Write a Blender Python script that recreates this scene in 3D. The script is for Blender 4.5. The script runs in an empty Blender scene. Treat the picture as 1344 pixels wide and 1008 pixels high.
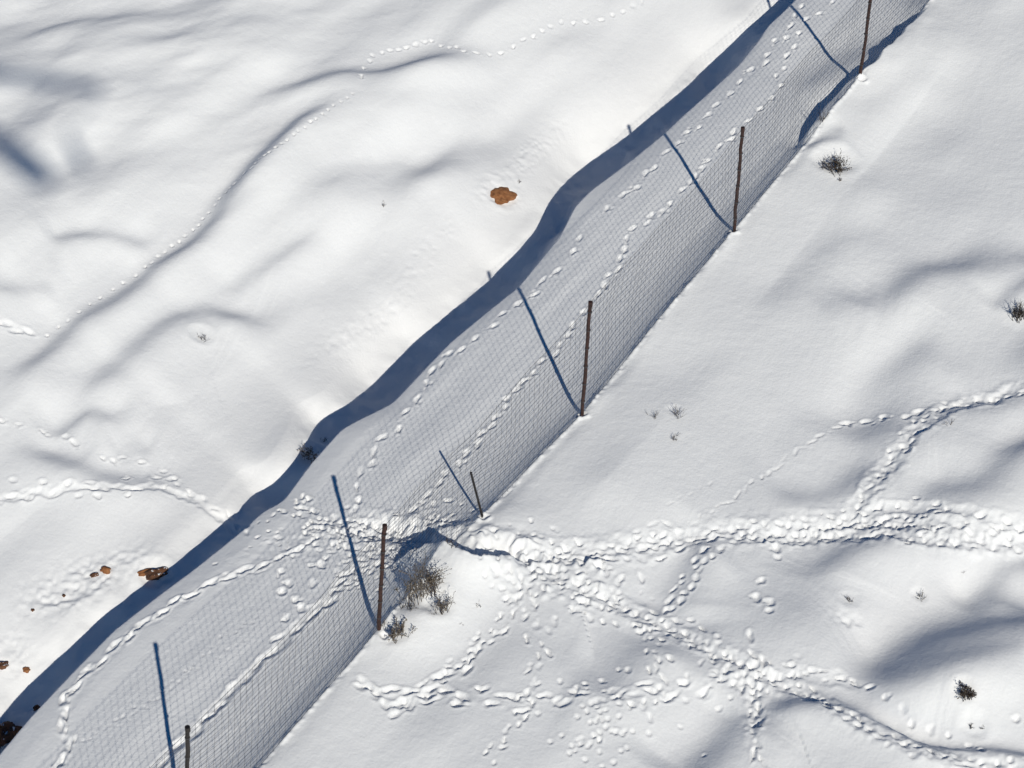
import bpy, bmesh, math, random
import numpy as np
from mathutils import Vector, Matrix
random.seed(7)
rng = np.random.default_rng(11)
C = bpy.context.scene
COL = C.collection

# ------------------------------------------------------------------ camera, sky, sun, exposure
F = 2800.0; W0, H0 = 1344.0, 1008.0; DEP = math.radians(38.0); DIST = 30.0
CAM = np.array([0.0, -DIST*math.cos(DEP), DIST*math.sin(DEP)])
RIGHT = np.array([1.0, 0, 0]); UP = np.array([0, math.sin(DEP), math.cos(DEP)])
FWD = np.array([0, math.cos(DEP), -math.sin(DEP)])
cd = bpy.data.cameras.new('camera'); cam = bpy.data.objects.new('camera', cd); COL.objects.link(cam)
cam.location = CAM; cam.rotation_euler = (math.pi/2-DEP, 0, 0)
cd.sensor_width = 36; cd.lens = 36*F/W0; cd.clip_start = 0.1; cd.clip_end = 3000
C.camera = cam

ray = RIGHT*((-65-672)/F) + UP*((504-150)/F) + FWD      # the way the sunlight travels
ray = ray/np.linalg.norm(ray)
tosun = -ray
sl = bpy.data.lights.new('sun', 'SUN'); sun = bpy.data.objects.new('sun', sl); COL.objects.link(sun)
sun.rotation_euler = Vector(tosun).to_track_quat('Z', 'Y').to_euler(); sun.location = (5, -10, 40)
sl.energy = 4.2; sl.angle = math.radians(0.53); sl.color = (1.0, 0.952, 0.84)
w = bpy.data.worlds.new('World'); C.world = w; w.use_nodes = True
nt = w.node_tree; bg = nt.nodes['Background']
sky = nt.nodes.new('ShaderNodeTexSky'); sky.sky_type = 'NISHITA'; sky.sun_disc = False
sky.sun_elevation = math.asin(tosun[2]); sky.sun_rotation = math.atan2(tosun[0], tosun[1])
sky.altitude = 1800; sky.air_density = 1.0; sky.dust_density = 0.0; sky.ozone_density = 5.0
hs = nt.nodes.new('ShaderNodeHueSaturation'); hs.inputs['Saturation'].default_value = 1.6
nt.links.new(sky.outputs[0], hs.inputs['Color']); nt.links.new(hs.outputs[0], bg.inputs[0]); bg.inputs[1].default_value = 0.055
C.view_settings.view_transform = 'Standard'; C.view_settings.look = 'None'
C.view_settings.exposure = -0.34; C.view_settings.gamma = 1.0
C.cycles.max_bounces = 5

# ------------------------------------------------------------------ finding places
def ray_dir(u, v):
    return RIGHT*((u-672)/F) + UP*((504-v)/F) + FWD
def on_plane(u, v, dz=0.0):                      # meets the tilted hillside plane z = SL*y + dz
    d = ray_dir(u, v); t = (SL*CAM[1]+dz-CAM[2])/(d[2]-SL*d[1]); return CAM+d*t
def project(p):
    q = np.asarray(p)-CAM; z = q@FWD
    return 672+F*(q@RIGHT)/z, 504-F*(q@UP)/z
SL = 0.176
LIPDZ = -0.58

# photo points: fence foot, lip of the bank, far edge of the bank's shadow
FENCE = [(-60,1440),(110,1258),(243,1112),(340,1008),(420,915),(495,832),(571,745),(635,677),(700,607),(765,543),(860,425),(963,303),(1045,203),(1133,100),(1220,0),(1330,-125),(1450,-260),(1700,-540)]
LIP = [(-260,1290),(-120,1130),(0,985),(40,937),(93,881),(150,823),(200,784),(250,747),(313,697),(345,668),(372,654),(407,606),(448,560),(468,549),(515,526),(565,473),(591,446),(648,399),(681,373),(711,336),(735,307),(755,267),(775,247),(825,210),(871,173),(896,149),(929,120),(969,83),(996,50),(1009,30),(1033,8),(1080,-40),(1200,-160),(1400,-380)]
EDGE = [(-260,1220),(-120,1070),(0,935),(20,912),(53,879),(93,844),(133,805),(183,765),(217,744),(300,676),(343,632),(365,628),(397,583),(412,553),(448,531),(488,499),(531,454),(605,393),(638,366),(669,336),(695,307),(721,260),(741,235),(768,213),(825,173),(855,148),(896,113),(956,57),(996,20),(1019,0),(1060,-45),(1180,-170),(1380,-390)]
fw = np.array([on_plane(u, v) for u, v in FENCE])
lw = np.array([on_plane(u, v, LIPDZ) for u, v in LIP])
A0 = lw[2]; ax = lw[-4]-lw[2]; ax = ax[:2]/np.linalg.norm(ax[:2]); nx = np.array([-ax[1], ax[0]])   # along / to the left
def sn(x, y):
    return (x-A0[0])*ax[0]+(y-A0[1])*ax[1], (x-A0[0])*nx[0]+(y-A0[1])*nx[1]
fs, fn = sn(fw[:,0], fw[:,1]); ls, ln = sn(lw[:,0], lw[:,1])
def smooth1(x, y, xs, r):
    v = np.interp(xs, x, y); k = np.exp(-0.5*(np.arange(-30, 31)*(xs[1]-xs[0])/r)**2); k /= k.sum()
    return np.convolve(np.pad(v, 30, 'edge'), k, 'valid')
SS = np.linspace(-14, 34, 1600)
FN = smooth1(fs, fn, SS, 0.14); LN = smooth1(ls, ln, SS, 0.07)
def z_slope(x, y): return SL*y
# where the sun ray grazing the lip comes down again
E = np.array(EDGE, float)
def seg_side(u, v):                              # signed position against the shadow edge, at the same u+v... use polyline crossing
    d = E[1:]-E[:-1]; q = np.array([u, v])-E[:-1]
    t = np.clip((q*d).sum(1)/(d*d).sum(1), 0, 1); r = q-d*t[:,None]
    i = np.argmin((r*r).sum(1)); return d[i,0]*q[i,1]-d[i,1]*q[i,0]
bs, bn, bz = [], [], []
for s in np.linspace(-5, 26, 300):
    n = np.interp(s, SS, LN); x = A0[0]+ax[0]*s+nx[0]*n; y = A0[1]+ax[1]*s+nx[1]*n
    L = np.array([x, y, z_slope(x, y)+LIPDZ]); t = 0.25; s0 = seg_side(*project(L))
    while t < 3.2 and seg_side(*project(L+ray*t))*s0 > 0: t += 0.02
    B = L+ray*t; a, b = sn(B[0], B[1]); bs.append(a); bn.append(b); bz.append(B[2]-z_slope(B[0], B[1]))
o = np.argsort(bs); bs = np.array(bs)[o]; bn = np.array(bn)[o]; bz = np.array(bz)[o]
BN = smooth1(bs, bn, SS, 0.10); BZ = smooth1(bs, bz, SS, 0.16)
BN = np.maximum(BN, LN+0.25)
print('gully width', (BN-LN)[::100], 'depth', BZ[::100])
BZS = smooth1(bs, bz, np.linspace(-14, 34, 400), 2.6)
BZS = np.interp(SS, np.linspace(-14, 34, 400), BZS)
BZfar = np.poly1d(np.polyfit(SS[400:1300], BZ[400:1300], 1))
def macro(x, y):
    s, n = sn(x, y); f = np.interp(s, SS, FN); l = np.interp(s, SS, LN); b = np.interp(s, SS, BN); zb = np.interp(s, SS, BZ)
    base = SL*y
    # between fence and lip
    dF = n-f; wF = np.maximum(l-f, 0.4)
    q = np.clip(dF/wF, 0, 1)
    zf = LIPDZ*(0.40*(1-np.exp(-np.maximum(dF,0)/0.35)) + 0.60*q) 
    dl = np.clip((n-(l-0.55))/0.55, 0, 1)
    zf = zf - 0.05*dl**2.2*q
    zlip = LIPDZ-0.05
    # cut
    g = np.clip((n-l)/(b-l), 0, 1)
    h10 = g*(1-g)**2; h01 = 3*g*g-2*g**3; h11 = g*g*(g-1)
    zc = zlip + (zb-zlip)*(3.3*h10 + h01 - 0.5*h11)
    # far bank
    d = np.maximum(n-b, 0)
    zs = np.interp(s, SS, BZS); e1 = np.exp(-(d/0.45)**2); e2 = np.exp(-d/3.0)
    zbl = zb*e1+(zs*e2+np.clip(BZfar(s), -1.6, -0.7)*(1-e2))*(1-e1)
    rise = 0.34*2.6*(1-np.exp(-d/2.6)) + 0.09*np.minimum(d, 30)
    zr = zbl + rise
    z = np.where(n < f, 0.0, np.where(n < l, zf, np.where(n < b, zc, zr)))
    dR = np.maximum(-dF, 0)
    z = z - 0.02*np.exp(-(dR/0.35)**2)*0
    far = np.clip((np.hypot(x, y)-25)/60, 0, 1)
    return z + base*(1-0.0*far)
RELIEF = None                                    # once the rolling relief exists, places are found on it
def relief(x, y):
    if RELIEF is None: return np.zeros_like(x)
    i = np.clip(np.searchsorted(YS, y), 0, len(YS)-1); j = np.clip(np.searchsorted(XS, x), 0, len(XS)-1); return RELIEF[i, j]
def hit(u, v):
    d = ray_dir(u, v); t = np.arange(24, 46, 0.05)
    p = CAM[None]+d[None]*t[:,None]; h = p[:,2]-macro(p[:,0], p[:,1])-relief(p[:,0], p[:,1])
    i = np.argmax(h < 0)
    if i == 0: i = 1
    a, b = t[i-1], t[i]
    for _ in range(18):
        m = (a+b)/2; q = CAM+d*m
        if q[2] < float((macro(q[:1], q[1:2])+relief(q[:1], q[1:2]))[0]): b = m
        else: a = m
    return (CAM+d*b)[:2]
def path(pts): return np.array([hit(u, v) for u, v in pts])

# ------------------------------------------------------------------ the snow as one sheet
RES = 0.0185
def axis(a, b):
    c = np.arange(a, b, RES); out = []
    st = RES; v = 0
    while v < 900: st *= 1.16; v += st; out.append(v)
    o = np.array(out); return np.concatenate([(a-o)[::-1], c, b-RES+o])
corn = np.array([hit(u, v) for u, v in [(0,0),(1344,0),(0,1008),(1344,1008),(600,0)]])
print('corners', corn)
x0, x1 = corn[:,0].min()-0.3, corn[:,0].max()+0.3; y0, y1 = corn[:,1].min()-0.3, corn[:,1].max()+0.4
XS = axis(x0, x1); YS = axis(y0, y1)
X, Y = np.meshgrid(XS, YS)
print('grid', X.shape)
Z = macro(X, Y)
D = np.zeros_like(Z)
def noise(x, y, scale, seed, stretch=None):
    r = np.random.default_rng(seed)
    if stretch: 
        a, k = stretch; ca, sa = math.cos(a), math.sin(a); x, y = (x*ca+y*sa)/k, -x*sa+y*ca
    gx = x/scale+517.3; gy = y/scale+511.7
    T = r.random((256, 256)); ix = np.floor(gx).astype(int); iy = np.floor(gy).astype(int); fx = gx-ix; fy = gy-iy
    fx = fx*fx*fx*(fx*(fx*6-15)+10); fy = fy*fy*fy*(fy*(fy*6-15)+10)
    g = lambda i, j: T[i & 255, j & 255]
    return ((g(ix,iy)*(1-fx)+g(ix+1,iy)*fx)*(1-fy)+(g(ix,iy+1)*(1-fx)+g(ix+1,iy+1)*fx)*fy)*2-1
def win(xa, xb, ya, yb):
    i0, i1 = np.searchsorted(YS, [ya, yb]); j0, j1 = np.searchsorted(XS, [xa, xb])
    return slice(i0, i1), slice(j0, j1)
def dist_path(P, xx, yy):
    best = np.full(xx.shape, 1e9); sg = np.zeros(xx.shape); tt = np.zeros(xx.shape)
    L = np.concatenate([[0], np.cumsum(np.linalg.norm(P[1:]-P[:-1], axis=1))])
    for i in range(len(P)-1):
        d = P[i+1]-P[i]; l2 = d@d
        t = np.clip(((xx-P[i,0])*d[0]+(yy-P[i,1])*d[1])/l2, 0, 1)
        rx = xx-P[i,0]-t*d[0]; ry = yy-P[i,1]-t*d[1]; r = rx*rx+ry*ry; m = r < best
        best = np.where(m, r, best); sg = np.where(m, np.sign(d[0]*ry-d[1]*rx), sg); tt = np.where(m, (L[i]+t*(L[i+1]-L[i]))/L[-1], tt)
    return np.sqrt(best), sg, tt
def resample(P, n=40):
    L = np.concatenate([[0], np.cumsum(np.linalg.norm(P[1:]-P[:-1], axis=1))]); t = np.linspace(0, L[-1], n)
    x = np.interp(t, L, P[:,0]); y = np.interp(t, L, P[:,1])
    k = np.array([1,2,3,2,1])/9.
    for _ in range(2):
        x[2:-2] = np.convolve(x, k, 'valid'); y[2:-2] = np.convolve(y, k, 'valid')
    return np.stack([x, y], 1)
def scarp(pts, A, w, L, flat=False):             # the snow drops by A behind the line (away from the sun) and recovers slowly
    P = resample(path(pts), 24); P = P[np.argsort(P[:,0])]
    R = L*2.6
    sl_ = win(P[:,0].min()-R, P[:,0].max()+R, P[:,1].min()-R, P[:,1].max()+R)
    xx, yy = X[sl_], Y[sl_]; 
    wx = xx+0.10*noise(xx, yy, 0.9, 5); wy = yy+0.10*noise(xx, yy, 0.9, 6)
    d, sg, t = dist_path(P, wx, wy); d = d*sg
    e = np.clip(np.minimum(t, 1-t)/0.22, 0, 1); e = e*e*(3-2*e)
    # fade past the ends
    w *= 1.5; D[sl_] += -A*(1.7 if pts[0][0] < 640 else 1.45)*np.tanh(d/w)*np.exp(-(d/L)**2)*e
def ledge(pts, A, w, back):                      # crisp crest with a drop behind it
    P = resample(path(pts), 30); P = P[np.argsort(P[:,0])]
    R = back*3
    sl_ = win(P[:,0].min()-R, P[:,0].max()+R, P[:,1].min()-R, P[:,1].max()+R)
    xx, yy = X[sl_], Y[sl_]; d, sg, t = dist_path(P, xx+0.03*noise(xx, yy, 0.25, 8), yy+0.03*noise(xx, yy, 0.25, 9)); d = d*sg
    e = np.clip(np.minimum(t, 1-t)/0.15, 0, 1); e = e*e*(3-2*e)
    front = 0.5*A*np.exp(-(d/(back*1.3))**2)
    behind = 0.5*A - A*np.clip(d/w, 0, 1)*(1.0) + A*0.5*(1-np.exp(-np.maximum(d-w,0)/back))
    behind = np.where(d > 0, behind*np.exp(-(d/(back*2))**2), 0)
    D[sl_] += e*np.where(d < 0, front, behind)
def hump(u, v, A, rx, ry, ang=0):
    c = hit(u, v); R = max(rx, ry)*2.6; sl_ = win(c[0]-R, c[0]+R, c[1]-R, c[1]+R)
    xx, yy = X[sl_]-c[0], Y[sl_]-c[1]; ca, sa = math.cos(ang), math.sin(ang)
    a = (xx*ca+yy*sa)/rx; b = (-xx*sa+yy*ca)/ry; D[sl_] += A*np.exp(-(a*a+b*b))
WX = 0.010*noise(X, Y, 0.055, 301)+0.014*noise(X, Y, 0.13, 303); WY = 0.010*noise(X, Y, 0.055, 302)+0.014*noise(X, Y, 0.13, 304)
def dent(x, y, ang, ln_, wd, dp, rim=0.3):
    R = max(ln_, wd)*2.4; sl_ = win(x-R, x+R, y-R, y+R)
    xx, yy = X[sl_]-x+WX[sl_], Y[sl_]-y+WY[sl_]
    if xx.size == 0: return
    ca, sa = math.cos(ang), math.sin(ang); a = (xx*ca+yy*sa)/ln_; b = (-xx*sa+yy*ca)/wd
    q = np.sqrt(a*a+b*b)
    sh = random.uniform(5, 9); dp *= .85; D[sl_] += -dp*(1-.35*np.clip(a,-1.5,1.5))/(1+np.exp(np.clip((q-0.9)*sh, -30, 30))) + rim*dp*np.exp(-((q-1.4)/0.35)**2)
def prints(pts, ln_=0.085, wd=0.05, dp=0.045, jit=0.012, drag=0.0, follow=True, rim=0.25):
    P = path(pts)
    for i, p in enumerate(P):
        a = P[min(i+1, len(P)-1)]-P[max(i-1, 0)]; ang = math.atan2(a[1], a[0])+random.gauss(0, .18)
        k = random.uniform(.75, 1.25)
        dent(p[0]+random.gauss(0, jit), p[1]+random.gauss(0, jit), ang, ln_*k, wd*random.uniform(.85, 1.2), dp*random.uniform(.7, 1.3), rim)
        if ln_ > .065 and random.random() < .8:
            m = random.uniform(.5, 1.3)*ln_; dent(p[0]+math.cos(ang)*m, p[1]+math.sin(ang)*m, ang, ln_*1.2, wd*.5, dp*.45, rim)
        if random.random() < 0.5:
            m = random.uniform(-.9, .9)*ln_; o_ = random.choice((-1, 1))*wd*1.3
            dent(p[0]+math.cos(ang)*m-math.sin(ang)*o_, p[1]+math.sin(ang)*m+math.cos(ang)*o_, ang, ln_*.55, wd*.7, dp*.55, rim)
def trail(pts, step=0.30, side=0.07, ln_=0.085, wd=0.05, dp=0.05, jit=0.02, trench=0.0, tw=0.12, rim=0.25, n=1, skip=0.0):
    P = path(pts); L = np.concatenate([[0], np.cumsum(np.linalg.norm(P[1:]-P[:-1], axis=1))])
    if trench:
        R = tw*3+0.2; Q = resample(P, max(12, int(L[-1]/0.25)))
        sl_ = win(P[:,0].min()-R, P[:,0].max()+R, P[:,1].min()-R, P[:,1].max()+R)
        xx, yy = X[sl_], Y[sl_]; d, sg, t = dist_path(Q, xx+.05*noise(xx, yy, .22, 31)+.02*noise(xx, yy, .07, 34), yy+.05*noise(xx, yy, .22, 32)+.02*noise(xx, yy, .07, 35))
        e = np.clip(np.minimum(t, 1-t)*L[-1]/0.4, 0, 1)
        if tw > .06: D[sl_] += e*np.exp(-(d/(tw*2.2))**2)*(.010*noise(xx, yy, .045, 36)+.014*noise(xx, yy, .09, 37))
        D[sl_] += e*(-trench/(1+np.exp(np.clip((d/tw-1)*3, -30, 30))) + 0.35*trench*np.exp(-((d/tw-1.7)/.5)**2)*(.6+.6*noise(xx, yy, .15, 33)))
    for k in range(n):
        s = random.uniform(0, step); i = 0
        while s < L[-1]:
            if random.random() > skip:
                x = np.interp(s, L, P[:,0]); y = np.interp(s, L, P[:,1]); x2 = np.interp(s+.1, L, P[:,0]); y2 = np.interp(s+.1, L, P[:,1])
                x3 = np.interp(s-.1, L, P[:,0]); y3 = np.interp(s-.1, L, P[:,1])
                ang = math.atan2(y2-y3, x2-x3); o_ = side*(1 if i % 2 else -1)+random.gauss(0, jit*(1+k*.8))
                dent(x-math.sin(ang)*o_, y+math.cos(ang)*o_, ang+random.gauss(0, .3), ln_*random.uniform(.6, 1.35), wd*random.uniform(.7, 1.3), dp*random.uniform(.5, 1.4), rim)
            s += step*random.uniform(.75, 1.25); i += 1
def churn(u, v, rx, ry, n, dp=0.045, size=0.055, ang=0):   # trampled patch
    c = hit(u, v)
    for _ in range(n):
        a, b = random.gauss(0, rx*.55), random.gauss(0, ry*.55)
        x = c[0]+a*math.cos(ang)-b*math.sin(ang); y = c[1]+a*math.sin(ang)+b*math.cos(ang); th = random.uniform(0, 3.14); k = random.uniform(.5, 1.4)
        dent(x, y, th, size*k*random.uniform(.8, 1.5), size*k*.7, dp*random.uniform(.1, 1.0), .25)

# broad rolling relief
sN, nN = sn(X, Y)
lipN = np.interp(sN, SS, LN); fenN = np.interp(sN, SS, FN); edgN = np.interp(sN, SS, BN)
left = np.clip((nN-edgN-0.3)/1.5, 0, 1); right = np.clip((fenN-nN)/1.0, 0, 1)
drift = math.radians(50)
D += left*(0.20*noise(X, Y, 1.9, 101, (drift, 1.9)) + 0.11*noise(X, Y, 0.80, 102, (drift, 2.3)) + 0.015*noise(X, Y, 0.32, 103, (drift, 2.6)))
D += right*(0.15*noise(X, Y, 2.3, 111, (drift, 1.4)) + 0.068*noise(X, Y, 0.85, 112, (drift, 1.3)) + 0.004*noise(X, Y, 0.4, 113))
far = np.clip((np.hypot(X, Y)-16)/40, 0, 1); D += far*2.5*noise(X, Y, 28, 121)
# wind ripples in the upper left
pl = hit(230, 60); m_ = np.exp(-(((X-pl[0])/4.0)**2+((Y-pl[1])/3.2)**2))
D += m_*(0.024*noise(X, Y, 0.38, 131, (math.radians(24), 3.2))+0.006*noise(X, Y, 0.15, 132, (math.radians(24), 3.0)))
# soft bands along the bench between fence and lip, crumbly fringe of snow at the fence foot
bench = np.clip((nN-fenN)/.3, 0, 1)*np.clip((lipN-nN)/.3, 0, 1); fa_ = math.atan2(ax[1], ax[0])
D += bench*(.012*noise(X, Y, .42, 151, (fa_, 7))+.004*noise(X, Y, .16, 152, (fa_, 8)))
dn = nN-fenN; D += np.exp(-((dn+.01)/.03)**2)*(.006+.016*noise(X, Y, .05, 153)+.018*noise(X, Y, .17, 154))+np.exp(-((dn+.05)/.10)**2)*.03*noise(X, Y, .55, 157)
cutm = np.clip((nN-lipN)/.15, 0, 1)*np.clip((edgN+.2-nN)/.3, 0, 1)
D += cutm*(.05*noise(X, Y, .45, 155)+.02*noise(X, Y, .16, 156))
# small unevenness everywhere
D += 0.0016*noise(X, Y, 0.09, 141)+0.0009*noise(X, Y, 0.045, 142)
# --- left bank relief
scarp([(-30,510),(60,445),(120,400),(200,345),(250,303),(300,250),(360,195),(420,150),(470,110)], .14, .16, .75)
scarp([(60,520),(150,475),(200,430),(245,402),(290,402),(365,440)], .11, .20, .8)
scarp([(270,385),(330,352),(370,335),(440,310)], .05, .14, .5)
scarp([(50,560),(80,540),(108,530),(165,560)], .05, .12, .45)
scarp([(20,560),(70,592),(130,615),(210,632),(260,650)], .06, .16, .5)
scarp([(60,318),(105,302),(140,300),(200,312)], .05, .12, .45)
scarp([(-20,378),(30,375),(80,368)], .03, .12, .4)
scarp([(380,262),(440,238),(500,225),(580,215),(640,165)], .07, .22, .8)
scarp([(480,170),(560,140),(640,110),(720,60),(830,30)], .06, .30, .8)
scarp([(0,60),(90,30),(200,20),(300,5)], .04, .15, .5)
scarp([(120,80),(190,60),(280,45),(360,22)], .03, .12, .45)
scarp([(140,590),(175,578),(205,590)], .025, .1, .3)
scarp([(300,155),(350,125),(400,110),(440,104),(500,103),(560,88),(650,66)], .05, .12, .6)
hump(560, 108, .05, .9, .25, .45)
hump(590, 105, .05, .8, .35, .4); hump(415, 125, .04, .5, .2, .4)
hump(700, 200, .10, 1.6, .5, 1.0); hump(500, 430, .08, 1.8, .6, .9)
# --- right hillside relief
scarp([(1150,420),(1190,375),(1250,350),(1344,350),(1420,360)], .11, .32, .9)
scarp([(1290,410),(1320,390),(1370,370)], .06, .14, .4)
scarp([(1060,400),(1110,388),(1150,395)], .03, .18, .5)
scarp([(1110,580),(1150,530),(1190,470),(1240,440)], .07, .26, .7)
scarp([(1010,660),(1070,640),(1120,618),(1160,600)], .07, .22, .7)
scarp([(880,810),(885,770),(905,725),(940,700)], .09, .18, .6)
scarp([(735,880),(790,895),(840,850),(870,820)], .09, .25, .7)
scarp([(1080,770),(1090,740),(1120,715),(1180,695),(1230,700)], .06, .2, .6)
scarp([(1100,910),(1160,885),(1190,866),(1235,838),(1300,812),(1360,812),(1430,830)], .32, .40, .9)
scarp([(1200,940),(1225,900),(1290,873),(1360,868)], .06, .2, .5)
scarp([(990,955),(1020,922),(1060,917),(1110,935),(1150,962),(1210,992),(1280,1000)], .10, .14, .6)
scarp([(1120,940),(1170,972),(1230,992),(1300,1003),(1344,1012),(1420,1020)], .06, .07, .35)
scarp([(890,1040),(940,985),(975,945),(990,925)], .11, .22, .7)
scarp([(1280,800),(1300,770),(1330,742),(1400,730)], .10, .18, .5)
scarp([(1180,640),(1240,648),(1300,640),(1344,600),(1400,560)], .10, .24, .7)
scarp([(1180,580),(1230,545),(1300,525),(1380,500)], .05, .14, .5)
scarp([(1040,130),(1090,95),(1130,70),(1180,60),(1240,10)], .06, .30, .8)
scarp([(1050,200),(1075,185),(1110,170)], .05, .10, .3)
scarp([(1100,160),(1180,110),(1260,95)], .04, .28, .6)
hump(1180, 730, .05, .8, .4); hump(1240, 600, .08, .8, .5); hump(1290, 915, .12, .6, .35)
hump(590, 765, .20, .75, .55, .9); hump(545, 830, .08, .5, .35, .3)
hump(665, 680, .05, .5, .3)
# dip behind the fence by the topmost post, where the bank throws a small blue shadow
ledge([(1048,196),(1078,152),(1100,122),(1128,106),(1150,88),(1190,40),(1225,0)], .20, .10, .26)
RELIEF = D.copy()
# --- trench under the fence
trail([(470,690),(520,693),(560,700),(600,714),(650,722),(700,724)], step=.08, side=.05, dp=.04, trench=.10, tw=.16, n=2, jit=.05)
ledge([(515,745),(530,734),(562,724),(600,731),(630,742),(655,735),(690,732)], .32, .04, .20)
hump(585, 700, .07, .25, .12, .2); hump(628, 706, .08, .2, .12); hump(690, 712, .05, .4, .1); 

# --- footprints between the fence and the lip
T1 = [(1053,7),(1043,20),(1039,33),(1033,50),(1019,55),(1009,72),(1006,82),(984,92),(973,107),(959,123),(939,137),(929,150),(919,167),(904,172),(891,187),(875,200),(860,220),(848,227),(835,247),(818,255),(798,273),(761,313),(753,330),(731,356),(711,369),(701,386),(681,399),(661,411),(648,426),(623,443),(605,459),(588,466),(581,478),(566,488),(561,503),(548,524),(533,539),(521,563),(501,573),(490,593),(488,609),(475,619),(468,639),(471,656),(468,669)]
T2 = [(1093,3),(1076,17),(1056,27),(1049,43),(1043,60),(1034,73),(1029,90),(1019,100),(1026,113),(1013,128),(999,143),(983,158),(964,173),(959,183),(946,193),(929,210),(923,220),(913,230),(908,238),(898,248),(881,268),(871,278),(856,283),(850,293),(830,300),(823,313),(820,327),(815,339),(811,353),(798,361),(795,373),(785,386),(768,409),(751,428),(746,439),(735,453),(731,464),(711,474),(703,488),(688,499),(681,509),(666,523),(665,534),(650,548),(646,559),(631,569),(628,584),(611,596),(605,609),(586,621),(580,634),(561,649),(555,659),(545,669)]
T3 = [(410,709),(390,722),(367,732),(347,742),(320,749),(300,759),(273,767),(253,780),(230,789),(213,805),(187,819),(173,835),(150,849),(133,869),(112,884),(100,902),(83,919),(87,939),(83,955),(92,979),(78,999),(66,1018)]
T4 = [(470,745),(443,765),(433,785),(410,809),(390,825),(367,840),(347,865),(330,879),(310,902),(297,915),(277,939),(260,955),(237,975),(217,995),(195,1020)]
prints(T1, .075, .038, .034); prints(T2, .070, .036, .034); prints(T3, .10, .034, .042, rim=.35)
trail(T4, step=.24, side=.03, ln_=.10, wd=.04, dp=.035, trench=.03, tw=.055)
trail(T3, step=.5, side=.04, ln_=.08, wd=.03, dp=.018, trench=.006, tw=.05)
prints([(370,752),(380,765),(370,779),(387,787),(396,799),(377,812),(410,765),(420,740)], .06, .05, .04)
trail([(340,812),(297,835),(253,875),(207,915),(150,949),(107,972)], step=.09, side=.015, ln_=.03, wd=.02, dp=.012)
trail([(330,835),(240,890),(150,960)], step=.14, side=.015, ln_=.03, wd=.02, dp=.008)
trail([(380,660),(410,680),(440,690),(500,693),(540,690),(580,690)], step=.10, side=.08, dp=.036, jit=.07, n=4, ln_=.05, wd=.03)
trail([(410,709),(440,700),(480,712),(520,735)], step=.10, side=.08, dp=.034, jit=.08, n=3, ln_=.05, wd=.03)
trail([(440,765),(480,755),(520,742),(560,720)], step=.12, side=.05, dp=.034, jit=.06, n=3, ln_=.05, wd=.03)
churn(440, 705, 1.0, .4, 130, .035, .036); churn(560, 690, .6, .2, 60, .04, .036); churn(500, 735, .6, .5, 80, .03, .036)
# --- trails on the right hillside
BIG = dict(ln_=.052, wd=.029, dp=.030)
trail([(650,722),(700,722),(760,728),(800,722),(850,715),(900,705),(980,697),(1050,690),(1120,684),(1200,690),(1280,697),(1360,704)], step=.17, side=.045, jit=.03, n=3, trench=.03, tw=.10, **BIG)
trail([(950,712),(1050,700),(1110,700),(1200,706),(1280,711),(1360,716)], step=.22, side=.04, jit=.02, n=2, trench=.045, tw=.07, **BIG)
trail([(1080,690),(1140,672),(1200,655),(1240,668),(1300,685),(1360,690)], step=.22, side=.04, jit=.02, n=1, trench=.03, tw=.06, **BIG)
trail([(1130,690),(1190,675),(1250,672)], step=.2, side=.1, jit=.06, n=2, **BIG)
trail([(680,728),(720,750),(760,770),(800,790),(860,815),(920,845),(960,868),(1000,885),(1050,900),(1100,930),(1150,960),(1200,984),(1250,994),(1360,1008)], step=.16, side=.045, jit=.03, n=2, trench=.035, tw=.08, **BIG)
trail([(700,735),(760,775),(830,808),(900,830),(960,865)], step=.18, side=.09, jit=.05, n=2, **BIG)
churn(715, 748, 1.0, .5, 150, .038, .04, -.3); churn(985, 885, .5, .3, 45, .04, .038); churn(1150, 685, .8, .12, 35, .035, .036); churn(640, 720, .5, .12, 25, .035, .036)
trail([(700,745),(680,775),(665,810),(640,835),(610,865),(575,895),(545,915)], step=.26, side=.06, jit=.03, n=1, **BIG)
trail([(680,750),(668,790),(655,830),(620,860),(590,890)], step=.28, side=.05, jit=.03, n=1, **BIG)
trail([(650,840),(610,875),(560,905),(520,935)], step=.3, side=.05, jit=.03, n=1, ln_=.11, wd=.045, dp=.045)
trail([(705,750),(697,800),(700,835),(712,860),(695,890),(688,920),(675,955),(640,1000),(620,1030)], step=.22, side=.07, jit=.03, n=1, **BIG)
trail([(475,900),(510,918),(545,910),(600,908),(660,918),(720,920),(780,916),(840,912),(900,903),(950,893),(985,885)], step=.22, side=.06, jit=.03, n=2, ln_=.09, wd=.036, dp=.034)
prints([(478,898),(495,912),(505,925),(520,935),(535,925),(512,905),(560,920),(585,905),(600,925),(640,905)], .09, .042, .036)
trail([(840,820),(850,850),(860,880),(855,915),(845,940)], step=.2, side=.05, jit=.03, **BIG)
trail([(845,815),(870,840),(900,890),(905,920)], step=.3, side=.05, jit=.03, ln_=.05, wd=.035, dp=.03)
trail([(985,880),(995,900),(992,940),(988,965),(990,985)], step=.16, side=.03, jit=.03, n=2, trench=.03, tw=.07, **BIG)
prints([(985,835),(988,860),(1005,870),(988,990),(1000,1004)], .08, .03, .035)
trail([(1000,890),(1035,878),(1070,885),(1110,893),(1145,903)], step=.2, side=.03, jit=.02, n=2, trench=.02, tw=.06, ln_=.06, wd=.028, dp=.032)
prints([(1162,915),(1183,930),(1199,947),(1222,958),(1245,968),(1272,980),(1334,942),(1310,1000),(1290,985)], .05, .034, .034)
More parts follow.
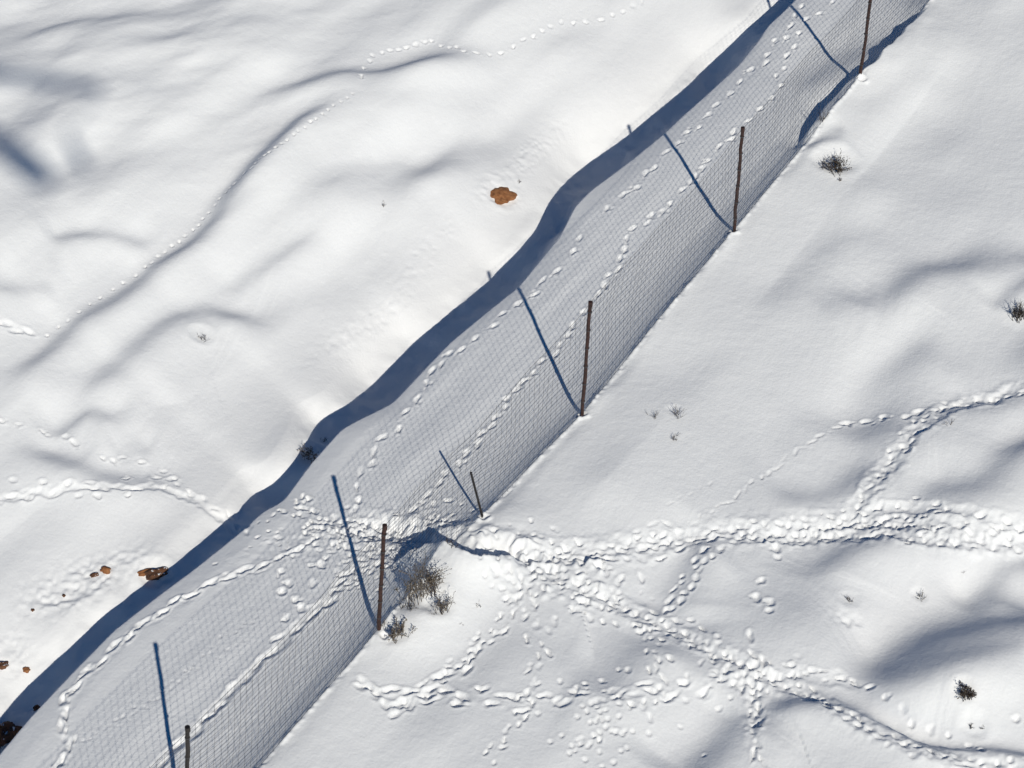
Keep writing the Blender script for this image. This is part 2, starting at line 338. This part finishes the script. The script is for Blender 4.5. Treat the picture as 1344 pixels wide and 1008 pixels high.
trail([(1360,505),(1310,520),(1270,530),(1240,532),(1215,548),(1195,575),(1175,600),(1150,632),(1125,660),(1105,680)], step=.2, side=.04, jit=.03, n=2, trench=.035, tw=.08, **BIG)
trail([(1230,545),(1200,560),(1170,600)], step=.2, side=.09, jit=.03, n=1, **BIG)
prints([(1110,556),(1138,555),(1160,548),(1190,546),(1205,540)], .07, .04, .035)
trail([(905,690),(960,655),(1010,620),(1040,595),(1105,560)], step=.16, side=.01, jit=.01, ln_=.08, wd=.02, dp=.014)
trail([(880,660),(920,640),(940,625)], step=.16, side=.01, jit=.01, ln_=.06, wd=.02, dp=.007)
trail([(870,800),(895,775),(915,745),(930,725),(950,705)], step=.13, side=.08, jit=.03, n=2, ln_=.055, wd=.034, dp=.034)
prints([(1018,720),(1020,733),(992,785),(1000,762),(1008,800),(1010,790)], .06, .045, .035)
trail([(800,740),(800,760),(790,775),(805,790)], step=.16, side=.06, jit=.04, n=2, ln_=.045, wd=.03, dp=.03)
trail([(700,728),(780,735),(840,728),(900,712)], step=.22, side=.05, jit=.03, n=2, ln_=.075, wd=.034, dp=.036)
trail([(780,720),(830,700),(880,680)], step=.22, side=.02, jit=.02, n=1, ln_=.09, wd=.03, dp=.02)
for tr in ([(700,745),(680,775),(665,810),(640,835),(610,865),(575,895)], [(705,750),(697,800),(700,835),(712,860),(695,890),(688,920),(675,955),(640,1000)], [(680,750),(655,830),(610,870),(560,905)], [(845,815),(860,850),(866,900),(850,940)]):
    trail(tr, step=.15, side=.05, jit=.03, ln_=.06, wd=.026, dp=.026)
for a_, b_, n_ in ((560,690,14),(628,708,8),(690,722,10),(760,745,12),(720,775,8),(985,880,8),(440,700,12),(1140,680,10),(900,840,8)):
    for _ in range(n_):
        u, v = a_+random.gauss(0, 22), b_+random.gauss(0, 8); k = random.uniform(.02, .05); hump(u, v, k*.7, k*1.3, k, random.uniform(0, 3))
for _ in range(60):
    u, v = random.gauss(795, 38), random.gauss(955, 28); p = hit(u, v); dent(p[0], p[1], random.uniform(0, 3), .035, .028, .02)
prints([(770,900),(812,880),(791,893),(756,905),(735,895),(825,880)], .04, .04, .03)
# --- left bank tracks
trail([(-20,668),(10,650),(40,640),(100,643),(160,641),(210,636),(240,640),(270,658),(300,678),(318,694),(326,704)], step=.2, side=.02, jit=.02, n=1, trench=.03, tw=.038, ln_=.07, wd=.026, dp=.025)
prints([(168,648),(128,650),(60,632),(20,630),(90,632),(205,628),(225,630),(165,628),(120,633),(40,655)], .06, .03, .022, rim=.5)
prints([(5,553),(25,558),(57,566),(62,571),(85,573),(100,583),(135,603),(162,600),(185,608),(215,618),(230,628),(148,606)], .06, .026, .02, rim=.5)
dots = [(475,100),(477,90),(485,80),(489,72),(502,70),(512,66),(523,65),(533,63),(545,58),(558,56),(567,53),(580,59),(590,61),(600,63),(610,68),(625,70),(643,72),(657,68),(675,62),(687,53),(700,48),(712,41),(722,34),(736,30),(753,30),(769,29),(789,26),(803,19),(818,15),(830,7),(843,2)]
prints(dots, .048, .028, .028, jit=.01)
d2 = []
for i in range(46):
    t = i/45.; u = np.interp(t, [0,.16,.34,.5,.62,.8,1], [462,405,345,300,262,190,62]); v = np.interp(t, [0,.16,.34,.5,.62,.8,1], [122,162,205,248,295,352,440]); d2.append((u+random.uniform(-1, 1), v+random.uniform(-1, 1)))
prints(d2, .028, .020, .026, jit=.006)
trail([(-10,420),(20,431),(48,441)], step=.15, side=.02, ln_=.08, wd=.04, dp=.03, trench=.03, tw=.05)
# thin crusty patches, as round the bare stones
def crust(u, v, rx, ry, ang, amp, seed):
    c = hit(u, v); R = max(rx, ry)*2; sl_ = win(c[0]-R, c[0]+R, c[1]-R, c[1]+R); xx, yy = X[sl_], Y[sl_]
    dx, dy = xx-c[0], yy-c[1]; ca, sa = math.cos(ang), math.sin(ang); m = np.exp(-(((dx*ca+dy*sa)/rx)**2+((-dx*sa+dy*ca)/ry)**2)**1.5)
    D[sl_] += m*amp*(noise(xx, yy, .06, seed)+.7*noise(xx, yy, .11, seed+1)-.5)
crust(700, 200, 1.0, .22, 1.0, .008, 201); crust(655, 250, .4, .3, .8, .012, 203); crust(480, 430, 1.1, .2, .8, .008, 205)
crust(1112, 812, .2, .1, 0, .02, 217); crust(110, 765, .9, .35, .5, .016, 207); crust(560, 330, .8, .2, 1.0, .006, 209); crust(20, 860, .3, .3, 0, .012, 211); crust(700, 745, 1.2, .5, -.3, .008, 213)
crust(460, 700, 1.2, .35, .2, .012, 215)
ledge([(35,790),(60,800),(90,795),(130,778),(150,755)], .03, .08, .15)
for u, v in ((243,1108),(505,830),(763,543),(961,303),(1131,101),(635,677)):
    p = hit(u, v); dent(p[0], p[1]-.03, 0, .07, .05, .035, .5); dent(p[0]+.07, p[1]-.06, .5, .05, .03, -.02, 0)
# hollows melted round shrubs and stones
for u, v, r, dp in [(1095,208,.30,.06),(550,778,.32,.05),(575,790,.2,.04),(1265,903,.14,.03),(1280,950,.16,.03),(658,256,.22,.03),(517,828,.18,.03),(265,438,.16,.03),(885,538,.10,.015),(1207,780,.10,.015),(1115,785,.12,.015),(410,590,.15,.03),(205,752,.22,.05)]:
    p = hit(u, v); dent(p[0], p[1], 0, r, r*.8, dp, .2)

Z += D
TOTAL = Z
def ground(x, y):
    i = min(max(np.searchsorted(YS, y)-1, 0), len(YS)-2); j = min(max(np.searchsorted(XS, x)-1, 0), len(XS)-2)
    fy = (y-YS[i])/(YS[i+1]-YS[i]); fx = (x-XS[j])/(XS[j+1]-XS[j])
    return float((Z[i,j]*(1-fx)+Z[i,j+1]*fx)*(1-fy)+(Z[i+1,j]*(1-fx)+Z[i+1,j+1]*fx)*fy)
def place(u, v):                                 # where the line of sight meets the finished snow
    d = ray_dir(u, v); t = 24.0; prev = t
    while t < 50:
        p = CAM+d*t
        if p[2] < ground(p[0], p[1]): break
        prev = t; t += 0.08
    a, b = prev, t
    for _ in range(14):
        m = (a+b)/2; p = CAM+d*m
        if p[2] < ground(p[0], p[1]): b = m
        else: a = m
    p = CAM+d*b; return Vector((p[0], p[1], ground(p[0], p[1])))

# ------------------------------------------------------------------ materials
def new_mat(name):
    m = bpy.data.materials.new(name); m.use_nodes = True; return m, m.node_tree, m.node_tree.nodes['Principled BSDF']
def snow_mat():
    m, t, b = new_mat('snow'); N = t.nodes; K = t.links
    b.inputs['Base Color'].default_value = (.90, .905, .915, 1); b.inputs['Roughness'].default_value = .55
    b.inputs['Specular IOR Level'].default_value = .25
    tc = N.new('ShaderNodeTexCoord')
    def nz(s, d=4): 
        n = N.new('ShaderNodeTexNoise'); n.inputs['Scale'].default_value = s; n.inputs['Detail'].default_value = d; K.new(tc.outputs['Object'], n.inputs['Vector']); return n
    n1, n2 = nz(26, 5), nz(110, 3)
    ad = N.new('ShaderNodeMath'); ad.operation = 'MULTIPLY_ADD'; K.new(n2.outputs[0], ad.inputs[0]); ad.inputs[1].default_value = .35; K.new(n1.outputs[0], ad.inputs[2])
    bp = N.new('ShaderNodeBump'); bp.inputs['Strength'].default_value = .5; bp.inputs['Distance'].default_value = .010
    K.new(ad.outputs[0], bp.inputs['Height']); K.new(bp.outputs[0], b.inputs['Normal'])
    # ice crystals: rare tiny facets that glint
    vo = N.new('ShaderNodeTexVoronoi'); vo.inputs['Scale'].default_value = 42; K.new(tc.outputs['Object'], vo.inputs['Vector'])
    cr = N.new('ShaderNodeMath'); cr.operation = 'GREATER_THAN'; cr.inputs[1].default_value = .94; K.new(vo.outputs['Color'], cr.inputs[0])
    ds = N.new('ShaderNodeMath'); ds.operation = 'LESS_THAN'; ds.inputs[1].default_value = .22; K.new(vo.outputs['Distance'], ds.inputs[0])
    mu = N.new('ShaderNodeMath'); mu.operation = 'MULTIPLY'; K.new(cr.outputs[0], mu.inputs[0]); K.new(ds.outputs[0], mu.inputs[1])
    rr = N.new('ShaderNodeMapRange'); K.new(mu.outputs[0], rr.inputs[0]); rr.inputs[3].default_value = .6; rr.inputs[4].default_value = .28; K.new(rr.outputs[0], b.inputs['Roughness'])
    sp = N.new('ShaderNodeMapRange'); K.new(mu.outputs[0], sp.inputs[0]); sp.inputs[3].default_value = .2; sp.inputs[4].default_value = 1.0; K.new(sp.outputs[0], b.inputs['Specular IOR Level'])
    return m
SNOW = snow_mat()
def mottled(name, c1, c2, scale, rough=.8, metal=0, bump=.5, dist=.01):
    m, t, b = new_mat(name); N = t.nodes; K = t.links
    tc = N.new('ShaderNodeTexCoord'); n = N.new('ShaderNodeTexNoise'); n.inputs['Scale'].default_value = scale; n.inputs['Detail'].default_value = 6
    K.new(tc.outputs['Object'], n.inputs['Vector']); r = N.new('ShaderNodeValToRGB'); r.color_ramp.elements[0].position = .35; r.color_ramp.elements[1].position = .65
    r.color_ramp.elements[0].color = (*c1, 1); r.color_ramp.elements[1].color = (*c2, 1); K.new(n.outputs[0], r.inputs[0]); K.new(r.outputs[0], b.inputs['Base Color'])
    bp = N.new('ShaderNodeBump'); bp.inputs['Strength'].default_value = bump; bp.inputs['Distance'].default_value = dist; K.new(n.outputs[0], bp.inputs['Height']); K.new(bp.outputs[0], b.inputs['Normal'])
    b.inputs['Roughness'].default_value = rough; b.inputs['Metallic'].default_value = metal; return m
RUST = mottled('rusted_steel', (.022, .010, .009), (.055, .023, .018), 30, .8)
DARKPOST = mottled('dark_steel', (.012, .010, .010), (.028, .022, .020), 30, .6)
WIRE = mottled('galvanised_wire', (.030, .030, .034), (.07, .07, .075), 60, .6, 0, .1)
TWIG = mottled('grey_brown_twig', (.035, .024, .017), (.10, .07, .048), 40, .9)
STRAW = mottled('dry_straw_stem', (.075, .058, .044), (.25, .21, .165), 40, .9)
DARKTWIG = mottled('dark_twig', (.018, .014, .010), (.06, .045, .03), 40, .9)
ROCK = mottled('red_brown_earth', (.22, .085, .03), (.36, .16, .065), 14, .95, 0, 1, .03)
DROCK = mottled('dark_brown_rock', (.05, .022, .013), (.17, .075, .035), 9, .95, 0, 1, .03)

def snowcap(m):
    t = m.node_tree; N = t.nodes; K = t.links; b = N['Principled BSDF']; src = b.inputs['Base Color'].links[0].from_socket
    ge = N.new('ShaderNodeNewGeometry'); sx_ = N.new('ShaderNodeSeparateXYZ'); K.new(ge.outputs['Normal'], sx_.inputs[0])
    tc = N.new('ShaderNodeTexCoord'); n = N.new('ShaderNodeTexNoise'); n.inputs['Scale'].default_value = 16; K.new(tc.outputs['Object'], n.inputs['Vector'])
    a = N.new('ShaderNodeMath'); a.operation = 'ADD'; K.new(sx_.outputs['Z'], a.inputs[0]); K.new(n.outputs[0], a.inputs[1])
    g_ = N.new('ShaderNodeMath'); g_.operation = 'GREATER_THAN'; g_.inputs[1].default_value = 1.52; K.new(a.outputs[0], g_.inputs[0])
    mx = N.new('ShaderNodeMix'); mx.data_type = 'RGBA'; K.new(g_.outputs[0], mx.inputs[0]); K.new(src, mx.inputs[6]); mx.inputs[7].default_value = (.88, .89, .9, 1); K.new(mx.outputs[2], b.inputs['Base Color'])
snowcap(DROCK)
def tag(o, label=None, cat=None, group=None, kind=None):
    for k, v in (('label', label), ('category', cat), ('group', group), ('kind', kind)):
        if v: o[k] = v
    return o
def empty(name, loc):
    o = bpy.data.objects.new(name, None); COL.objects.link(o); o.location = loc; o.empty_display_size = .2; return o

# ground mesh
ny, nxx = X.shape
me = bpy.data.meshes.new('snow_ground')
co = np.stack([X, Y, Z], -1).reshape(-1, 3).astype(np.float32)
idx = np.arange(ny*nxx).reshape(ny, nxx)
fa = np.stack([idx[:-1,:-1], idx[:-1,1:], idx[1:,1:], idx[1:,:-1]], -1).reshape(-1, 4)
me.vertices.add(len(co)); me.vertices.foreach_set('co', co.ravel())
me.loops.add(fa.size); me.loops.foreach_set('vertex_index', fa.ravel().astype(np.int32))
me.polygons.add(len(fa)); me.polygons.foreach_set('loop_start', np.arange(0, fa.size, 4, dtype=np.int32))
me.polygons.foreach_set('use_smooth', np.ones(len(fa), dtype=bool))
me.update(calc_edges=True); me.materials.append(SNOW)
g = bpy.data.objects.new('snow_ground', me); COL.objects.link(g); g['kind'] = 'structure'

# ------------------------------------------------------------------ mesh collector
class MB:
    def __init__(s): s.v, s.f = [], []
    def tube(s, pts, radii, n=5, cap=True):
        pts = [Vector(p) for p in pts]; base = len(s.v); m = len(pts)
        up = Vector((0, 0, 1))
        for i, p in enumerate(pts):
            d = (pts[min(i+1, m-1)]-pts[max(i-1, 0)]).normalized()
            a = d.cross(up if abs(d.z) < .9 else Vector((1, 0, 0))).normalized(); b = d.cross(a)
            r = radii[i] if hasattr(radii, '__len__') else radii
            for k in range(n):
                t = 2*math.pi*k/n; s.v.append(p+a*(math.cos(t)*r)+b*(math.sin(t)*r))
        for i in range(m-1):
            for k in range(n):
                q = base+i*n+k; q2 = base+i*n+(k+1) % n; s.f.append((q, q2, q2+n, q+n))
        if cap:
            s.f.append(tuple(base+k for k in range(n))[::-1]); s.f.append(tuple(base+(m-1)*n+k for k in range(n)))
    def knot(s, p, r):
        b = len(s.v)
        for d in ((1,0,0),(0,1,0),(-1,0,0),(0,-1,0),(0,0,1),(0,0,-1)): s.v.append(Vector(p)+Vector(d)*r)
        for i in range(4): s.f.append((b+i, b+(i+1) % 4, b+4)); s.f.append((b+(i+1) % 4, b+i, b+5))
    def build(s, name, mat, parent=None, origin=None, smooth=False):
        o0 = Vector(origin) if origin is not None else Vector((0, 0, 0))
        m = bpy.data.meshes.new(name); m.from_pydata([tuple(v-o0) for v in s.v], [], s.f); m.materials.append(mat)
        if smooth: m.polygons.foreach_set('use_smooth', [True]*len(m.polygons))
        o = bpy.data.objects.new(name, m); COL.objects.link(o)
        if parent: o.parent = parent
        else: o.location = o0
        return o

# ------------------------------------------------------------------ fence
def fxy(s):
    n = np.interp(s, SS, FN); return A0[0]+ax[0]*s+nx[0]*n, A0[1]+ax[1]*s+nx[1]*n
FSS = np.linspace(-6, 25, 320); FG = np.array([ground(*fxy(s)) for s in FSS]); kk = np.exp(-.5*(np.arange(-12, 13)/5.)**2); kk /= kk.sum()
FG = np.convolve(np.pad(FG, 12, 'edge'), kk, 'valid')
def foot(s):                                      # fence foot at distance s along the bank
    x, y = fxy(s); return Vector((x, y, float(np.interp(s, FSS, FG))))
def s_of(u, v):
    p = hit(u, v); return sn(p[0], p[1])[0]
# base px, top px
posts = [((-60,1440),(-66,1285)),((243,1108),(246,955)),((505,830),(505,690)),((765,543),(775,397)),((963,303),(975,168)),((1133,100),(1146,-28)),((1312,-105),(1326,-225))]
F0 = foot(s_of(763, 543))
fence = empty('wire_fence', F0)
tag(fence, 'tall wire mesh fence on rusty steel posts running diagonally across the snowy slope', 'fence')
PS = []
for i, (b, t) in enumerate(posts):
    s = s_of(*b) if i not in (0, 6) else sn(*on_plane(*b)[:2])[0]
    p = foot(s)
    # height and lean so the top sits where it stands in the photo: solve in the vertical plane facing the view
    ud, vd = project(np.array(p)); d = ray_dir(*t)
    k = (p.y-CAM[1])/d[1]; top = Vector(CAM+d*k)
    if i in (0, 6): top = p+Vector((0, 0, 1.9))
    PS.append((s, p, top))
    m = MB(); n = 11
    pts = [p.lerp(top, q/(n-1)) for q in range(n)]; pts[0] = p-Vector((0, 0, .5))
    for q in range(1, n-1): pts[q] += Vector((random.gauss(0, .004), random.gauss(0, .004), 0))
    m.tube(pts, [.026*random.uniform(.93, 1.07) for _ in pts], 10)
    # cap collar and tie wires round the post
    m.tube([top-Vector((0, 0, .06)), top+Vector((0, 0, .012))], .031, 10)
    o = m.build('post', DARKPOST if i == 1 else RUST, fence); o.location = -F0
    for q in range(6):
        ties = MB(); c = p.lerp(top, .12+.16*q); ties.tube([c-Vector((0, 0, .006)), c+Vector((0, 0, .006))], .033, 8); ties.build('tie_wire', WIRE, o)
print('posts', [(round(s, 2), round((t-p).length, 2)) for s, p, t in PS])
# the short leaning post
sp = foot(s_of(635, 677)); d = ray_dir(618, 620); st = Vector(CAM+d*((sp.y-CAM[1])/d[1]))
m = MB(); m.tube([sp-Vector((0, 0, .3)), sp, sp.lerp(st, .5), st], [.017, .017, .016, .016], 8)
o = m.build('short_post', DARKPOST, fence); o.location = -F0; o['label'] = 'short thin dark post leaning left beside the trodden gap'
NH = 27
def bulge(s, h):
    k = h*(1.15-h)*3*(.045*math.sin(1.25*s+2*h+1)+.022*math.sin(3.3*s+4*h)+.010*math.sin(7.9*s-3*h)); return Vector((nx[0]*k, nx[1]*k, .010*math.sin(2.3*s+5*h)*h))
def top_h(s):
    return np.interp(s, [a[0] for a in PS], [(a[2]-a[1]).length for a in PS])-.03
def lean(s, h):
    L = [((a[2]-a[1])/(a[2]-a[1]).length) for a in PS]; S_ = [a[0] for a in PS]
    return Vector([np.interp(s, S_, [l[k] for l in L]) for k in range(3)])*h
for i in range(len(PS)-1):
    sa, sb = PS[i][0], PS[i+1][0]; n = max(4, int(round((sb-sa)/.112))); m = MB()
    for j in range(n+1):
        s = sa+(sb-sa)*j/n; H = top_h(s)
        if j < n: 
            wob = [bulge(s, q/8) for q in range(9)]
            m.tube([foot(s)-Vector((0, 0, .06))]+[foot(s)+lean(s, H*q/8)+wob[q] for q in range(9)], .0016, 3, False)
    # level wires follow the foot of the fence, smoothed
    SSn = [sa+(sb-sa)*j/n for j in range(n+1)]
    gz = [foot(s) for s in SSn]
    for r in range(NH):
        rr = r/(NH-1)
        hh = rr**1.06
        pts = []
        for s, g0 in zip(SSn, gz):
            t = (s-sa)/(sb-sa); p = g0+lean(s, top_h(s)*hh+.02*(1-hh)); 
            # the wire is taut: pull upper wires towards the straight line between the posts
            zl = (gz[0].z*(1-t)+gz[-1].z*t)
            p.z += (zl-g0.z)*min(1, hh*1.2); p.z -= .05*hh*4*t*(1-t); p += bulge(s, hh)
            pts.append(p)
        m.tube(pts, .0026 if r in (0, NH-1) else .0019, 3, False)
        for p in pts: m.knot(p, .0050)
    o = m.build('wire_panel', WIRE, fence); o.location = -F0

# ------------------------------------------------------------------ shrubs and twigs
def shrub(u, v, label, name='dry_shrub', cat='shrub', group=None, n=14, h=.22, spread=.8, lean_=(0, 0), mat=TWIG, r=.004, base=.04, forks=3, leafy=0):
    p0 = place(u, v); m = MB(); h *= .85; r *= .8; base *= (.45 if name == 'dry_tuft' else 1)
    lf = MB()
    for _ in range(n):
        a = random.uniform(0, 6.28); b0 = p0+Vector((random.gauss(0, base), random.gauss(0, base), -.03))
        d = Vector((math.cos(a)*spread*random.random()+lean_[0], math.sin(a)*spread*random.random()+lean_[1], 1)).normalized()
        def grow(p, d, L, rad, lev):
            pts = [p]; q = p.copy(); dd = d.copy()
            for k in range(4):
                dd = (dd+Vector((random.gauss(0, .16), random.gauss(0, .16), random.gauss(0, .08)))).normalized(); q = q+dd*(L/4); pts.append(q.copy())
                if lev < 2 and k > 0:
                    for _ in range(forks-1 if lev == 0 else 1):
                        if random.random() < .75:
                            e = (dd+Vector((random.gauss(0, .55), random.gauss(0, .55), random.gauss(0, .3)))).normalized(); grow(q, e, L*random.uniform(.3, .55), rad*.6, lev+1)
                if leafy and lev > 0 and random.random() < leafy: lf.knot(q+Vector((random.gauss(0,.006),random.gauss(0,.006),random.gauss(0,.006))), random.uniform(.004, .009))
            m.tube(pts, [rad*(1-.18*k) for k in range(5)], 4, False)
        grow(b0, d, h*random.uniform(.55, 1.1), r, 0)
    if leafy and lf.v:
        k0 = len(m.v); f0 = len(m.f); m.v += lf.v; m.f += [tuple(q+k0 for q in f) for f in lf.f]
        o = m.build(name, mat, None, p0); o.data.materials.append(STRAW if mat is not DARKTWIG else TWIG)
        for f in o.data.polygons[f0:]: f.material_index = 1
    else: o = m.build(name, mat, None, p0)
    return tag(o, label, cat, group)
GC = 'dry shrubs beside the fence post'
shrub(545, 785, 'straw coloured dry shrub, fullest of the clump right of the rusty fence post', n=24, h=.42, spread=.45, lean_=(.15, .1), mat=STRAW, r=.005, base=.07, leafy=.6, group=GC)
shrub(535, 797, 'dark low shrub at the foot of the fullest straw coloured shrub', n=14, h=.16, spread=.9, mat=DARKTWIG, r=.006, base=.07, group=GC)
shrub(568, 776, 'upright grey brown shrub standing between the fullest shrub and the snow crest', n=18, h=.40, spread=.33, lean_=(-.02, .1), mat=TWIG, r=.005, base=.05, leafy=.5, group=GC)
shrub(580, 806, 'small grey brown shrub, lowest right of the clump by the fence post', n=13, h=.28, spread=.4, mat=TWIG, r=.005, base=.03, leafy=.3, group=GC)
shrub(521, 838, 'small straw and brown twigs just right of the foot of the rusty post', n=15, h=.22, spread=.5, mat=TWIG, r=.005, base=.05, leafy=.7, group=GC)
shrub(499, 822, 'pale straw tuft hugging the left side of the post foot', n=9, h=.14, spread=.5, mat=STRAW, r=.004, base=.03, group=GC)
shrub(628, 795, 'tiny sprig poking through the snow right of the fence post shrubs', 'dry_tuft', 'twigs', n=5, h=.08, spread=1, base=.04, r=.004)
shrub(606, 818, 'thin bent stem lying on the snow below the tiny sprig', 'dry_tuft', 'twigs', n=3, h=.07, spread=2, base=.001, r=.003)
shrub(1098, 226, 'dark spreading shrub in a snow hollow below the topmost fence post', n=26, h=.27, spread=1.1, lean_=(.1, .2), mat=DARKTWIG, r=.006, base=.06, leafy=.3)
shrub(1082, 222, 'thin grey twigs at the left rim of the spreading shrub', 'dry_tuft', 'twigs', n=7, h=.16, spread=.9, base=.04, mat=TWIG)
shrub(1102, 237, 'small upright brown sprig just below the spreading dark shrub', 'dry_tuft', 'twigs', n=6, h=.09, spread=.4, base=.015, mat=TWIG)
shrub(1079, 158, 'brown twigs against the fence foot between the two upper right posts', 'dry_tuft', 'twigs', n=10, h=.17, spread=.4, base=.06, mat=TWIG)
shrub(1338, 418, 'dark shrub cut by the right edge of the photo', n=30, h=.24, spread=.7, mat=DARKTWIG, base=.05, r=.006)
GS = 'sparse sprigs on the open slope'
shrub(860, 548, 'loose sprig, left one of the three sprigs on the open slope', 'dry_tuft', 'twigs', GS, n=7, h=.12, spread=1.6, base=.06, r=.003)
shrub(890, 545, 'tallest dark sprig, top right of the three on the open slope', 'dry_tuft', 'twigs', GS, n=10, h=.16, spread=.9, base=.05, r=.0035)
shrub(885, 577, 'low sprig, lowest of the three sprigs on the open slope', 'dry_tuft', 'twigs', GS, n=8, h=.10, spread=1.2, base=.04, r=.0035)
shrub(1245, 557, 'flat brown twigs just below the trail bending at upper right', 'dry_tuft', 'twigs', n=7, h=.10, spread=2, base=.06, r=.003)
shrub(1114, 788, 'small brown tuft left of centre between the two lower right trails', 'dry_tuft', 'twigs', n=9, h=.10, spread=.9, base=.03, r=.0035)
shrub(1209, 784, 'small dark forked tuft right of its brown neighbour between the trails', 'dry_tuft', 'twigs', n=9, h=.12, spread=.9, base=.025, mat=DARKTWIG, r=.004)
shrub(1264, 751, 'single tiny twig tip above the forked tuft', 'dry_tuft', 'twigs', n=2, h=.05, spread=1, base=.02, r=.003)
shrub(1268, 915, 'dark green brown bush in the shaded hollow at lower right', n=22, h=.18, spread=.7, mat=DARKTWIG, r=.006, base=.03, leafy=.3)
shrub(1274, 955, 'short dark stub left of two below the dark bush', 'dry_tuft', 'twigs', n=6, h=.08, spread=.3, base=.012, mat=DARKTWIG, r=.005)
shrub(1290, 957, 'short dark stub right of two below the dark bush', 'dry_tuft', 'twigs', n=6, h=.07, spread=.3, base=.012, mat=DARKTWIG, r=.005)
shrub(266, 446, 'pale brown curled twigs on the left bank in a small snow bowl', 'dry_tuft', 'twigs', n=8, h=.13, spread=1, base=.04, mat=TWIG, r=.004)
shrub(502, 270, 'tiny brown twig left of the brown stone on the upper bank', 'dry_tuft', 'twigs', n=5, h=.10, spread=1.3, base=.03, mat=TWIG, r=.004)
shrub(408, 602, 'brown twigs on the lip of the shaded bank above the trodden patch', n=14, h=.20, spread=.7, base=.06, mat=TWIG, r=.005, leafy=.5)
shrub(425, 580, 'light frosted sprig on the bank lip right of the brown twigs', 'dry_tuft', 'twigs', n=7, h=.10, spread=.8, base=.05, mat=STRAW, r=.004)
shrub(592, 716, 'faint twigs at the fence foot inside the trodden gap', 'dry_tuft', 'twigs', n=9, h=.14, spread=.5, base=.06, mat=TWIG, r=.004)
shrub(680, 240, 'thin dark sprig just right of the brown stone', 'dry_tuft', 'twigs', n=3, h=.09, spread=.3, base=.008, mat=TWIG, r=.006)

# ------------------------------------------------------------------ stones
def stone(u, v, sx, sy, sz, label, mat, rot=0, sink=.35, tilt=0, seed=0, group=None, name='stone', lob=1.0):
    p = place(u, v); bm = bmesh.new(); bmesh.ops.create_icosphere(bm, subdivisions=4, radius=1)
    R = random.Random(seed); ph = [R.uniform(0, 6) for _ in range(9)]
    for vt in bm.verts:
        c = vt.co; k = 1+lob*.16*math.sin(3.1*c.x+ph[0]+2*c.y)+lob*.12*math.sin(5.3*c.y+ph[1]+c.z*3)+.07*math.sin(9*c.x+ph[2])*math.sin(8*c.y+ph[3])+.05*math.sin(17*c.x+ph[4])*math.sin(15*c.z+ph[5]+9*c.y)
        vt.co = Vector((c.x*sx*k, c.y*sy*k, c.z*sz*k))
    m = bpy.data.meshes.new(name); bm.to_mesh(m); bm.free(); m.materials.append(mat)
    o = bpy.data.objects.new(name, m); COL.objects.link(o); o.location = p+Vector((0, 0, sz*(.5-sink)))
    o.rotation_euler = (tilt, 0, rot); return tag(o, label, 'stone', group)
stone(659, 258, .22, .19, .07, 'flat orange brown stone showing through the bright snow of the upper bank', ROCK, .9, .25, .3, 21, lob=.75)
stone(206, 754, .15, .085, .08, 'dark brown stone on the edge of the long blue shadow', DROCK, .3, .3, .1, 5)
stone(190, 752, .09, .05, .05, 'orange earth clod touching the left end of the dark brown stone', ROCK, .3, .3, .1, 6)
GB = 'small stones on the lower left bank'
stone(139, 749, .075, .055, .05, 'orange brown stone, right one of the pair left of the blue shadow', ROCK, .3, .3, .1, 7, GB)
stone(124, 755, .07, .035, .03, 'narrow dark brown stone, left one of the pair left of the blue shadow', DROCK, .5, .3, .1, 8, GB)
stone(84, 782, .025, .02, .02, 'tiny dark pebble right of the snow hollow at lower left', DROCK, 0, .3, 0, 9, GB)
stone(43, 801, .025, .02, .02, 'tiny dark pebble left of the snow hollow at lower left', DROCK, 0, .3, 0, 10, GB)
stone(35, 880, .05, .04, .04, 'small reddish stone near the left edge above the blue shadow', ROCK, .3, .3, 0, 11, GB)
stone(3, 874, .09, .06, .05, 'brown clod at the very left edge of the photo', DROCK, .3, .3, 0, 12, GB)
stone(6, 968, .26, .15, .16, 'large dark rock under the bank lip at the lower left corner', DROCK, .9, .3, 0, 13)
stone(48, 930, .05, .035, .04, 'small dark rock on the bank lip above the large corner rock', DROCK, .6, .3, 0, 14)

# ------------------------------------------------------------------ unseen chair shape added overhead to throw the soft shadow at upper left
def upwind(u, v, t):
    p = hit(u, v); return Vector(np.array([p[0], p[1], float(macro(np.array([p[0]]), np.array([p[1]]))[0])])-ray*t)
T = 54.0
a, b, c_, d_ = upwind(-170, 74, T), upwind(130, 107, T), upwind(-60, 130, T), upwind(62, 236, T)
e_, f_ = upwind(84, 160, T), upwind(112, 222, T)
caster = empty('shadow_caster', (a+b)/2); tag(caster, 'unseen chair-like shape added overhead beyond the frame to cast the soft shadow at upper left', 'lift chair')
def lp(name, pts, rad, n=10):
    m = MB(); m.tube(pts, rad, n); o = m.build(name, DARKPOST, caster); o.location = -caster.location; return o
lp('streak_caster', [a, a.lerp(b, .5), b], [.10, .12, .07])  # added bars, thickened to suit the blurred shadows they throw
lp('blob_caster', [c_, c_.lerp(d_, .45), c_.lerp(d_, .8), d_], [.08, .15, .21, .15], 12)
lp('faint_bar_caster', [e_, e_.lerp(f_, .6), f_], [.035, .09, .08])
lp('caster_strut', [a.lerp(b, .8), c_.lerp(d_, .6)], .022); lp('caster_strut', [b, e_, ], .02); lp('caster_brace', [d_, f_], .02)
cabd = Vector((-1, -.45, .12)).normalized(); lp('added_cable', [b-cabd*1.0, a+cabd*.5, a+cabd*40], .014)  # invented support, never in view
